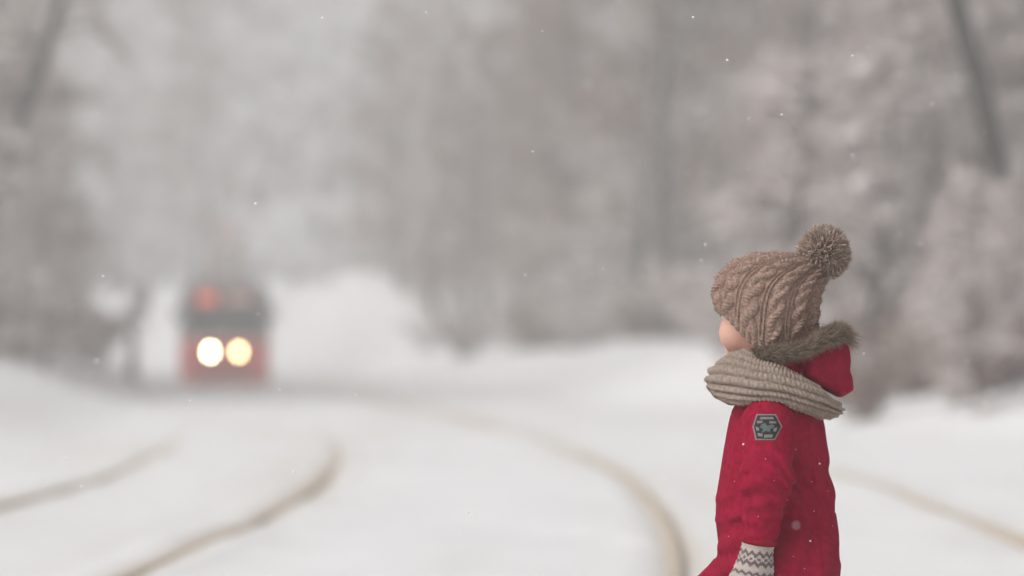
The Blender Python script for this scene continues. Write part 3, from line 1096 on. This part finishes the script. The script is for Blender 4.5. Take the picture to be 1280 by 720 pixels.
def shell(name, zs, m, parent, n=160):
    """body layer: zs list of (z, inset)"""
    s = np.concatenate([np.linspace(0, 3 / PER, 30, endpoint=False), np.linspace(3 / PER, 1 - 3 / PER, 40, endpoint=False), np.linspace(1 - 3 / PER, 1, 30, endpoint=False)])
    xy, _ = outline(s)
    c = np.array([0, BL / 2])
    P = np.empty((len(zs), len(s), 3))
    for i, (z, ins) in enumerate(zs):
        sc = np.array([(BW - ins) / BW, (BL / 2 - ins) / (BL / 2)])
        P[i, :, :2] = c + (xy - c) * sc; P[i, :, 2] = z
    return grid_mesh(name, P, m, cv=True, parent=parent, flip=True)


def panel(name, s0, s1, z0, z1, m, parent, out=.012, th=.03, n=14, corner=0.):
    s = np.linspace(s0, s1, n) / PER
    xy, _ = outline(s)
    T = np.gradient(xy, axis=0); T /= np.linalg.norm(T, axis=1)[:, None]
    N = np.stack([T[:, 1], -T[:, 0]], 1)
    P = np.empty((n, 4, 3))
    for k, (z, o_) in enumerate(((z0, out - th), (z0, out), (z1, out), (z1, out - th))):
        P[:, k, :2] = xy + N * o_; P[:, k, 2] = z
    mb = MB()
    i = np.arange(n - 1)[:, None]; j = np.arange(4)[None]
    Qd = np.stack([i * 4 + j, i * 4 + (j + 1) % 4, i * 4 + 4 + (j + 1) % 4, i * 4 + 4 + j], -1).reshape(-1, 4)
    mb.add(P.reshape(-1, 3), Q=np.vstack([Qd, [(3, 2, 1, 0), (n * 4 - 4, n * 4 - 3, n * 4 - 2, n * 4 - 1)]]))
    return mb.build(name, m, parent, smooth=False)


shell('skirt', [(.20, .10), (.12, .04), (.12, .0), (1.34, .0)], M['tram_red'], tram)
shell('waist_stripe', [(1.34, -.008), (1.42, -.008)], M['tram_cream'], tram)
shell('upper_body', [(1.42, .0), (2.62, .05), (2.70, .06)], M['tram_pale'], tram)
shell('roof', [(2.70, .02), (2.76, .03), (2.90, .16), (3.0, .42), (3.05, .8), (3.06, 1.2)], M['tram_grey'], tram)
ws = panel('windscreen', -1.02, 1.02, 1.47, 2.36, M['glass'], tram, out=.006)
for s in (-.42, .42):
    mb = MB(); mb.tube([(s, -.045, 1.48), (s * .5, -.05, 1.98)], .012, 5); mb.build('wiper', M['tram_black'], ws)
panel('sign_box', -.98, .98, 2.40, 2.66, M['tram_black'], tram, out=.012)
panel('route_sign', -.78, -.22, 2.36, 2.66, M['sign_red'], tram, out=.03, n=6)
panel('destination_sign', .05, .80, 2.42, 2.62, M['sign_dim'], tram, out=.03, n=6)
for s, mm in ((-.40, 'lamp_white'), (.40, 'lamp_warm')):
    mb = MB(); mb.lathe([(.120, .0), (.135, .03), (.13, .055), (.105, .06), (.102, .03)], (0, -1, 0), (s, .045, 1.0), 24)
    hl = mb.build('headlight', M['chrome'], tram)
    hl['label'] = 'white glowing headlight' if s < 0 else 'yellow glowing headlight'
    mb = MB(); mb.lathe([(.100, .0), (.09, .025), (.06, .04), (.01, .045)], (0, -1, 0), (s, .02, 1.0), 24)
    mb.build('lamp_lens', M[mm], hl)
mb = MB(); mb.box((0, -.03, .42), (1.5, .12, .12)); mb.box((0, -.12, .42), (.22, .2, .12)); mb.build('bumper', M['tram_black'], tram, smooth=False)
for sx in (-1, 1):
    mb = MB(); mb.tube([(sx * 1.18, .5, 2.3), (sx * 1.36, .28, 2.35), (sx * 1.40, .25, 2.2)], .018, 6); mb.box((sx * 1.40, .25, 2.05), (.16, .05, .32)); mb.build('mirror', M['tram_black'], tram, smooth=False)
half = PER / 2
for q in range(5):
    for sgn in (1, -1):
        a = 2.0 + q * 2.5
        if sgn < 0 and q in (0, 2, 4):
            dr = panel('door', -a - 1.3, -a, .5, 2.42, M['tram_cream'], tram, out=.01, n=3)
            for k in (0, 1):
                panel('door_pane', -a - 1.22 + k * .6, -a - .68 + k * .6, .9, 2.3, M['glass'], dr, out=.016, n=3)
        else:
            panel('side_window', sgn * a if sgn > 0 else -a - 1.9, sgn * a + 1.9 if sgn > 0 else -a, 1.5, 2.42, M['glass'], tram, out=.004, n=4)
for by in (3.0, 10.5):
    bg_ = MB(); bg_.box((0, by, .36), (1.7, 2.3, .18)); bo = bg_.build('bogie', M['tram_black'], tram, smooth=False)
    for wy in (-.95, .95):
        for sx in (-.76, .76):
            mb = MB(); mb.lathe([(.05, -.06), (.32, -.06), (.34, -.05), (.34, .05), (.32, .06), (.05, .06)], (1, 0, 0), (sx, by + wy, .34), 24)
            mb.build('wheel', M['chrome'], bo)
mb = MB()
mb.box((0, 3.2, 3.10), (1.0, 1.2, .10))
for sx in (-1, 1):
    mb.tube([(sx * .42, 3.7, 3.14), (sx * .30, 2.7, 3.95), (sx * .10, 3.4, 4.75)], .032, 6)
mb.tube([(-.32, 2.7, 3.95), (.32, 2.7, 3.95)], .03, 6)
mb.tube([(-.85, 3.4, 4.70), (-.6, 3.4, 4.78), (.6, 3.4, 4.78), (.85, 3.4, 4.70)], .035, 6)
mb.build('pantograph', M['panto'], tram)


# ------------------------------------------------------------------ trees and shrubs
def twig_mesh(name, B, D, Ln, r, m, blob=None):
    n = len(B)
    D = D / np.linalg.norm(D, axis=1)[:, None]
    s1 = np.cross(D, rng.normal(0, 1, (n, 3))); s1 /= np.linalg.norm(s1, axis=1)[:, None] + 1e-9
    s2 = np.cross(D, s1)
    a = np.arange(3) * 2 * np.pi / 3
    ring = B[:, None] + r[:, None, None] * (np.cos(a)[None, :, None] * s1[:, None] + np.sin(a)[None, :, None] * s2[:, None])
    tipp = B + D * Ln[:, None]
    Vv = np.concatenate([ring, tipp[:, None]], 1).reshape(-1, 3)
    k = (np.arange(n) * 4)[:, None]
    F = np.concatenate([k + [0, 1, 3], k + [1, 2, 3], k + [2, 0, 3]])
    if blob is not None:
        C, br = blob
        bv, bf = blobs(C, br, .6)
        F = np.concatenate([F, bf + len(Vv)]); Vv = np.concatenate([Vv, bv])
    return make_mesh(name, Vv, [F], m, smooth=False)


def tree_proto(seed, height, r0, n_limb, lean=(0, 0), first=.12, spread=.36, twigs=26, droop=.35, wood='bark', tw='frost_twig', nblob=500, twl=(.35, .9), tr=.006):
    rs = np.random.default_rng(seed)
    mb = MB()
    k = 11
    t = np.linspace(0, 1, k)
    wob = np.cumsum(rs.normal(0, .012 * height, (k, 2)), 0); wob -= wob[0]
    trunk = np.stack([lean[0] * height * t + wob[:, 0], lean[1] * height * t + wob[:, 1], height * t - .15], 1)
    tr_r = r0 * (1 - .9 * t) * (1 + .45 * np.exp(-t * 22))
    mb.tube(trunk, tr_r, 9)
    tb, td, tl, pads = [], [], [], []
    for i in range(n_limb):
        f = first + (.97 - first) * ((i + rs.random()) / n_limb)
        p = np.array([np.interp(f, t, trunk[:, c]) for c in range(3)])
        az = rs.uniform(0, 2 * np.pi)
        ln = height * spread * (1 - .68 * f) * rs.uniform(.55, 1.15)
        up = rs.uniform(.25, .9)
        d = np.array([math.cos(az), math.sin(az), up]); d /= np.linalg.norm(d)
        m = 7; u = np.linspace(0, 1, m)
        pts = p + d * (ln * u)[:, None]
        pts[:, 2] -= droop * ln * u ** 2.2
        pts += np.cumsum(rs.normal(0, .025 * ln, (m, 3)), 0) * (u[:, None] > 0)
        mb.tube(pts, max(.012, r0 * .33 * (1 - .55 * f)) * (1 - .85 * u), 5)
        for q in range(9):                                   # pads of snow along the limb
            g = rs.uniform(.15, .95)
            pads.append([np.interp(g, u, pts[:, c]) for c in range(3)])
        nsub = 8
        for j in range(nsub):
            g = rs.uniform(.22, 1.)
            q = np.array([np.interp(g, u, pts[:, c]) for c in range(3)])
            dd = d * .55 + rs.normal(0, .55, 3); dd[2] += .15
            dd /= np.linalg.norm(dd)
            sl_ = ln * rs.uniform(.22, .5) * (1.15 - .5 * g)
            v = np.linspace(0, 1, 4)
            sp = q + dd * (sl_ * v)[:, None]
            sp[:, 2] -= droop * .8 * sl_ * v ** 2
            mb.tube(sp, .011 * (1 - .7 * v) + .003, 4, cap=False)
            nt_ = twigs
            vv_ = rs.uniform(.05, 1, nt_)
            B = np.stack([np.interp(vv_, v, sp[:, c]) for c in range(3)], 1)
            D = dd * .6 + rs.normal(0, .6, (nt_, 3)); D[:, 2] -= droop * .7
            tb.append(B); td.append(D); tl.append(rs.uniform(*twl, nt_))
    tb = np.concatenate(tb); td = np.concatenate(td); tl = np.concatenate(tl)
    bl = None
    if nblob:
        q = rs.integers(0, len(tb), nblob)
        pads = np.array(pads)
        bl = (np.concatenate([tb[q] + np.array([0, 0, .03]), pads]), np.concatenate([rs.uniform(.04, .13, nblob), rs.uniform(.08, .23 if tw == 'frost_twig' else .17, len(pads))]))
    F = []
    me_w = make_mesh('trunk', np.concatenate(mb.V), [np.concatenate(mb.T), np.concatenate(mb.Q)], M[wood])
    me_c = twig_mesh('crown', tb, td, tl, np.full(len(tb), tr), M[tw], bl)
    return me_w, me_c


def shrub_proto(seed, height, n_stem, twigs, tw, wood='bark', nblob=200, blob_r=(.05, .14), splay=.55, tr=.006):
    rs = np.random.default_rng(seed)
    mb = MB(); tb, td, tl = [], [], []
    for i in range(n_stem):
        az = rs.uniform(0, 2 * np.pi); ln = height * rs.uniform(.55, 1.1)
        d = np.array([math.cos(az) * splay * rs.uniform(.2, 1.3), math.sin(az) * splay * rs.uniform(.2, 1.3), 1.]); d /= np.linalg.norm(d)
        u = np.linspace(0, 1, 6)
        p0 = np.array([math.cos(az), math.sin(az), 0]) * rs.uniform(0, .16) * height - [0, 0, .15]
        pts = p0 + d * (ln * u)[:, None]
        pts[:, :2] += (d[:2] * ln * .45)[None] * (u ** 2.5)[:, None]
        pts[:, 2] -= .22 * ln * u ** 3
        mb.tube(pts, (.008 + .007 * height) * (1 - .8 * u), 5)
        v = rs.uniform(.12, 1, twigs)
        B = np.stack([np.interp(v, u, pts[:, c]) for c in range(3)], 1)
        D = d + rs.normal(0, .65, (twigs, 3))
        tb.append(B); td.append(D); tl.append(rs.uniform(.10, .30, twigs) * height * .8)
    tb = np.concatenate(tb); td = np.concatenate(td); tl = np.concatenate(tl)
    bl = None
    if nblob:
        q = rs.integers(0, len(tb), nblob); dn = td[q] / np.linalg.norm(td[q], axis=1)[:, None]
        bl = (tb[q] + dn * (tl[q] * rs.random(nblob))[:, None], rs.uniform(*blob_r, nblob))
    return (make_mesh('stem', np.concatenate(mb.V), [np.concatenate(mb.T), np.concatenate(mb.Q)], M[wood]),
            twig_mesh('twig_crown', tb, td, tl, np.full(len(tb), tr), M[tw], bl))


def plant(name, protos, x, d, sc, rz, label, cat, group=None, parts=('trunk', 'crown'), sz=None):
    root = empty(name, (x, d, gz(x, d)), rz)
    root.scale = (sc, sc, sz or sc)
    tag(root, label, cat, group)
    for nm, me in zip(parts, protos):
        c = bpy.data.objects.new(nm, me); COL.objects.link(c); c.parent = root
    return root


T_FROST = [tree_proto(100 + i, h, .16 + .02 * i, 30, twigs=30, tw='frost_twig', nblob=700) for i, h in enumerate((12., 14., 15.5))]
T_BROWN = [tree_proto(120 + i, h, .15 + .02 * i, 30, twigs=30, tw='brown_twig', nblob=260, droop=.2) for i, h in enumerate((12., 13.5, 15.))]
T_MIST_PALE = [tree_proto(150 + i, h, .15, 28, twigs=30, tw='snow_glow_twig', nblob=700) for i, h in enumerate((13., 14.5))]  # far trees in heavy snow white: the misty glow put into their colour
T_LOW = [tree_proto(140 + i, h, .09, 30, twigs=28, tw='frost_twig', nblob=600, first=.04, spread=.42, droop=.45) for i, h in enumerate((6., 7.5))]
S_BROWN = [shrub_proto(160 + i, 2.2, 16, 130, 'brown_twig', nblob=60) for i in range(3)]
S_FROST = [shrub_proto(180 + i, 2.2, 16, 130, 'frost_twig', nblob=220, blob_r=(.05, .12)) for i in range(3)]
S_SNOW = [shrub_proto(170 + i, 3.4, 20, 170, 'snow_glow_twig', nblob=900, blob_r=(.07, .22)) for i in range(3)]

HALF = .1334
rs = np.random.default_rng(77)


def in_view(x, d, m=1.18, pad=3.0): return abs(x) < HALF * d * m + pad


pts = []


def free(x, d, r):
    for a, b in pts:
        if (a - x) ** 2 + (b - d) ** 2 < r * r: return False
    pts.append((x, d)); return True


# two dark trunks that stand out in the picture
lean_l = tree_proto(201, 13., .19, 20, lean=(.30, 0.0), first=.42, twigs=24, wood='bark_dark', tw='frost_twig', nblob=300)
plant('leaning_tree', lean_l, -10.55, 72.0, 1., 0., 'dark leaning bare tree at the left edge of the forest', 'tree')
pts.append((-10.9, 72.))
lean_r = tree_proto(205, 12., .19, 22, lean=(-.26, 0.), first=.50, twigs=24, wood='bark_dark', tw='frost_twig', nblob=300)
plant('leaning_tree', lean_r, 6.45, 48.0, 1., 0., 'dark leaning bare trunk at the upper right behind the child', 'tree')
pts.append((6.45, 48.)); pts.append((5.6, 50.)); pts.append((6.2, 52.))
short_t = tree_proto(209, 3.0, .20, 9, lean=(.0, 0.), first=.5, twigs=12, wood='bark', tw='frost_twig', nblob=60, twl=(.15, .4))
plant('bare_tree', short_t, -11.05, 112.0, 1., .4, 'short dark upright trunk just left of the tram', 'tree')
pts.append((-11.05, 112.))

nR = nL = nF = 0
LAB = {
    ('R', 'f'): ('tall frosted tree with pale twigs in the right-hand forest', 'frosted trees of the right-hand forest'),
    ('R', 'b'): ('tall brown bare tree with dark twigs in the right-hand forest', 'brown bare trees of the right-hand forest'),
    ('R', 'l'): ('low frosted tree with hanging twigs at the right forest edge', 'low frosted trees of the right forest edge'),
    ('L', 'f'): ('tall frosted tree with pale twigs left of the tramway', 'frosted trees left of the tramway'),
    ('L', 'b'): ('tall brown bare tree with dark twigs left of the tramway', 'brown bare trees left of the tramway'),
    ('L', 'l'): ('low frosted tree with hanging twigs left of the tramway', 'low frosted trees left of the tramway'),
    ('F', 's'): ('snowy tree whitened for the misty glow, closing the forest aisle far behind the tram', 'mist-whitened snowy trees closing the forest aisle'),
    ('F', 'f'): ('faint frosted tree closing the forest aisle far behind the tram', 'far trees closing the forest aisle'),
    ('F', 'b'): ('faint brown tree closing the forest aisle far behind the tram', 'far brown trees closing the forest aisle'),
}
PR = {'f': T_FROST, 'b': T_BROWN, 'l': T_LOW, 's': T_MIST_PALE}
NM = {'s': 'mist_whitened_tree', 'f': 'frosted_tree', 'b': 'bare_tree', 'l': 'low_tree'}


def put(side, kd, x, d, sc):
    lab, grp = LAB[(side, kd)]
    plant(NM[kd], PR[kd][rs.integers(len(PR[kd]))], x, d, sc, rs.uniform(0, 6.28), lab, 'tree', grp)


for _ in range(6000):
    if nR >= 115: break
    d = 50 + 150 * rs.random() ** 1.35
    o = 8.2 + 22 * rs.random() ** 1.2
    x = float(track(d)) + o
    if not in_view(x, d) or not free(x, d, 1.7 + d * .006): continue
    kd = rs.choice(['f', 'b', 'l'], p=[.34, .44, .22])
    put('R', kd, x, d, rs.uniform(.85, 1.15)); nR += 1
for _ in range(6000):
    if nL >= 74: break
    d = 70 + 130 * rs.random() ** 1.2
    o = -8.2 - 16 * rs.random() ** 1.2
    x = float(track(d)) + o
    if 135 < 640 + 4800 * x / d < 300 or not in_view(x, d) or not free(x, d, 1.7 + d * .006): continue
    kd = rs.choice(['f', 'b', 'l'], p=[.46, .26, .28])
    put('L', kd, x, d, rs.uniform(.85, 1.15)); nL += 1
for _ in range(6000):
    if nF >= 84: break
    d = 205 + 95 * rs.random()
    x = rs.uniform(-HALF * d * 1.1, HALF * d * .55)
    o = x - float(track(d))
    if abs(o) < 6.0 or (170 < 640 + 4800 * x / d < 480 and (d < 255 or o < 9)) or not free(x, d, 2.4): continue
    put('F', rs.choice(['s', 'f', 'b'], p=[.62, .30, .08]), x, d, rs.uniform(1.3, 1.9)); nF += 1

for x, d, sc in ((5.15, 42.5, .36), (5.95, 45.5, .40), (5.3, 46.2, .36), (-10.3, 69.0, .62), (-9.6, 70.5, .58), (-9.0, 74., .62)):
    sd_ = x > 0
    plant('young_tree', T_LOW[rs.integers(2)], x, d, sc, rs.uniform(0, 6.28),
          'young frosted tree hiding the foot of the leaning trunk at the right edge' if sd_ else 'young frosted tree hiding the foot of the leaning trunk at the left edge',
          'tree', 'young trees before the right leaning trunk' if sd_ else 'young trees before the left leaning trunk')
    pts.append((x, d))
nb = 0
for _ in range(4000):
    if nb >= 9: break
    d = rs.uniform(50, 62)
    x = rs.uniform(1010, 1330); x = (x - 640) / 4800 * d
    o = x - float(track(d))
    if o < 5.6 or not free(x, d, 1.1): continue
    plant('young_tree', T_LOW[rs.integers(2)], x, d, rs.uniform(.75, 1.0), rs.uniform(0, 6.28),
          'young frosted tree on the near snow bank at the right edge behind the child', 'tree', 'young frosted trees on the near right bank'); nb += 1
nb = 0
for _ in range(4000):
    if nb >= 44: break
    d = 46 + 116 * rs.random() ** 1.4
    o = 7.0 + 9 * rs.random() ** 1.4
    x = float(track(d)) + o
    if not in_view(x, d, 1.08, .8) or not free(x, d, 1.0): continue
    if nb % 3:
        plant('frosted_shrub', S_FROST[rs.integers(3)], x, d, rs.uniform(.6, 1.15), rs.uniform(0, 6.28),
              'frosted twiggy shrub on the snow bank below the right-hand forest', 'shrub', 'frosted shrubs on the right snow bank', ('stem', 'twig_crown'))
    else:
        plant('brown_shrub', S_BROWN[rs.integers(3)], x, d, rs.uniform(.6, 1.1), rs.uniform(0, 6.28),
              'brown twiggy shrub on the snow bank below the right-hand forest', 'shrub', 'brown shrubs on the right snow bank', ('stem', 'twig_crown'))
    nb += 1
nb = 0
for _ in range(4000):
    if nb >= 16: break
    d = rs.uniform(43, 62); x = (rs.uniform(985, 1320) - 640) / 4800 * d
    o = x - float(track(d))
    if o < 5.0 or not free(x, d, .45): continue
    plant('brown_shrub', S_BROWN[rs.integers(3)], x, d, rs.uniform(.42, .8), rs.uniform(0, 6.28),
          'low brown shrub poking out of the snow edge to the right of the child', 'shrub', 'low brown shrubs at the right snow edge', ('stem', 'twig_crown')); nb += 1
nb = 0
for _ in range(4000):
    if nb >= 22: break
    d = 75 + 70 * rs.random()
    o = -6.2 - 7 * rs.random() ** 1.5
    x = float(track(d)) + o
    if not in_view(x, d, 1.08, .8) or not free(x, d, 1.0): continue
    plant('brown_shrub', S_BROWN[rs.integers(3)], x, d, rs.uniform(.7, 1.3), rs.uniform(0, 6.28),
          'brown twiggy shrub on the snow bank left of the tramway', 'shrub', 'brown shrubs on the left snow bank', ('stem', 'twig_crown')); nb += 1
nb = 0
for _ in range(9000):
    if nb >= 14: break
    d = 120 + 112 * rs.random()
    x = (rs.uniform(170, 480) - 640) / 4800 * d
    o = x - float(track(d))
    if -4.4 < o < 3.6 or (o > 0 and (d < 205 or o < 7.5)) or not free(x, d, 1.2): continue
    sd_ = 1 if o > 0 else -1
    lab = 'snow-laden white shrub beside the track, right of the tram' if sd_ > 0 else 'snow-laden white shrub beside the track, left of the tram'
    plant('snowy_shrub', S_SNOW[rs.integers(3)], x, d, rs.uniform(.85, 1.3) * (1 + .3 * (d > 190)), rs.uniform(0, 6.28), lab, 'shrub',
          'snowy shrubs right of the tram' if sd_ > 0 else 'snowy shrubs left of the tram', ('stem', 'twig_crown')); nb += 1

# ------------------------------------------------------------------ falling snow
n = 18000
C = np.stack([rng.uniform(-6, 6, n), rng.uniform(2.5, 42, n), rng.uniform(.05, 6, n)], 1)
C = C[(np.abs(C[:, 0]) < .16 * C[:, 1] + .6)]
Vv, F = blobs(C, rng.uniform(.0012, .0034, len(C)), .8)
o = link('falling_snow', make_mesh('falling_snow', Vv, [F], M['flake']))
tag(o, 'fine snowflakes falling through the air', 'snow', kind='stuff')

# ------------------------------------------------------------------ haze
mb = MB()
mb.box((-60, 195, 12.0), (440, 530, 30.0))
hz = bpy.data.materials.new('haze'); hz.use_nodes = True
t = hz.node_tree; t.nodes.clear()
pv = t.nodes.new('ShaderNodeVolumePrincipled')
pv.inputs['Color'].default_value = (.975, .97, .965, 1)
pv.inputs['Density'].default_value = HAZE_DENSITY
ou = t.nodes.new('ShaderNodeOutputMaterial')
t.links.new(pv.outputs[0], ou.inputs['Volume'])
o = mb.build('haze', hz, None, smooth=False)
tag(o, 'thin winter haze and blowing snow filling the air', 'haze', kind='stuff')
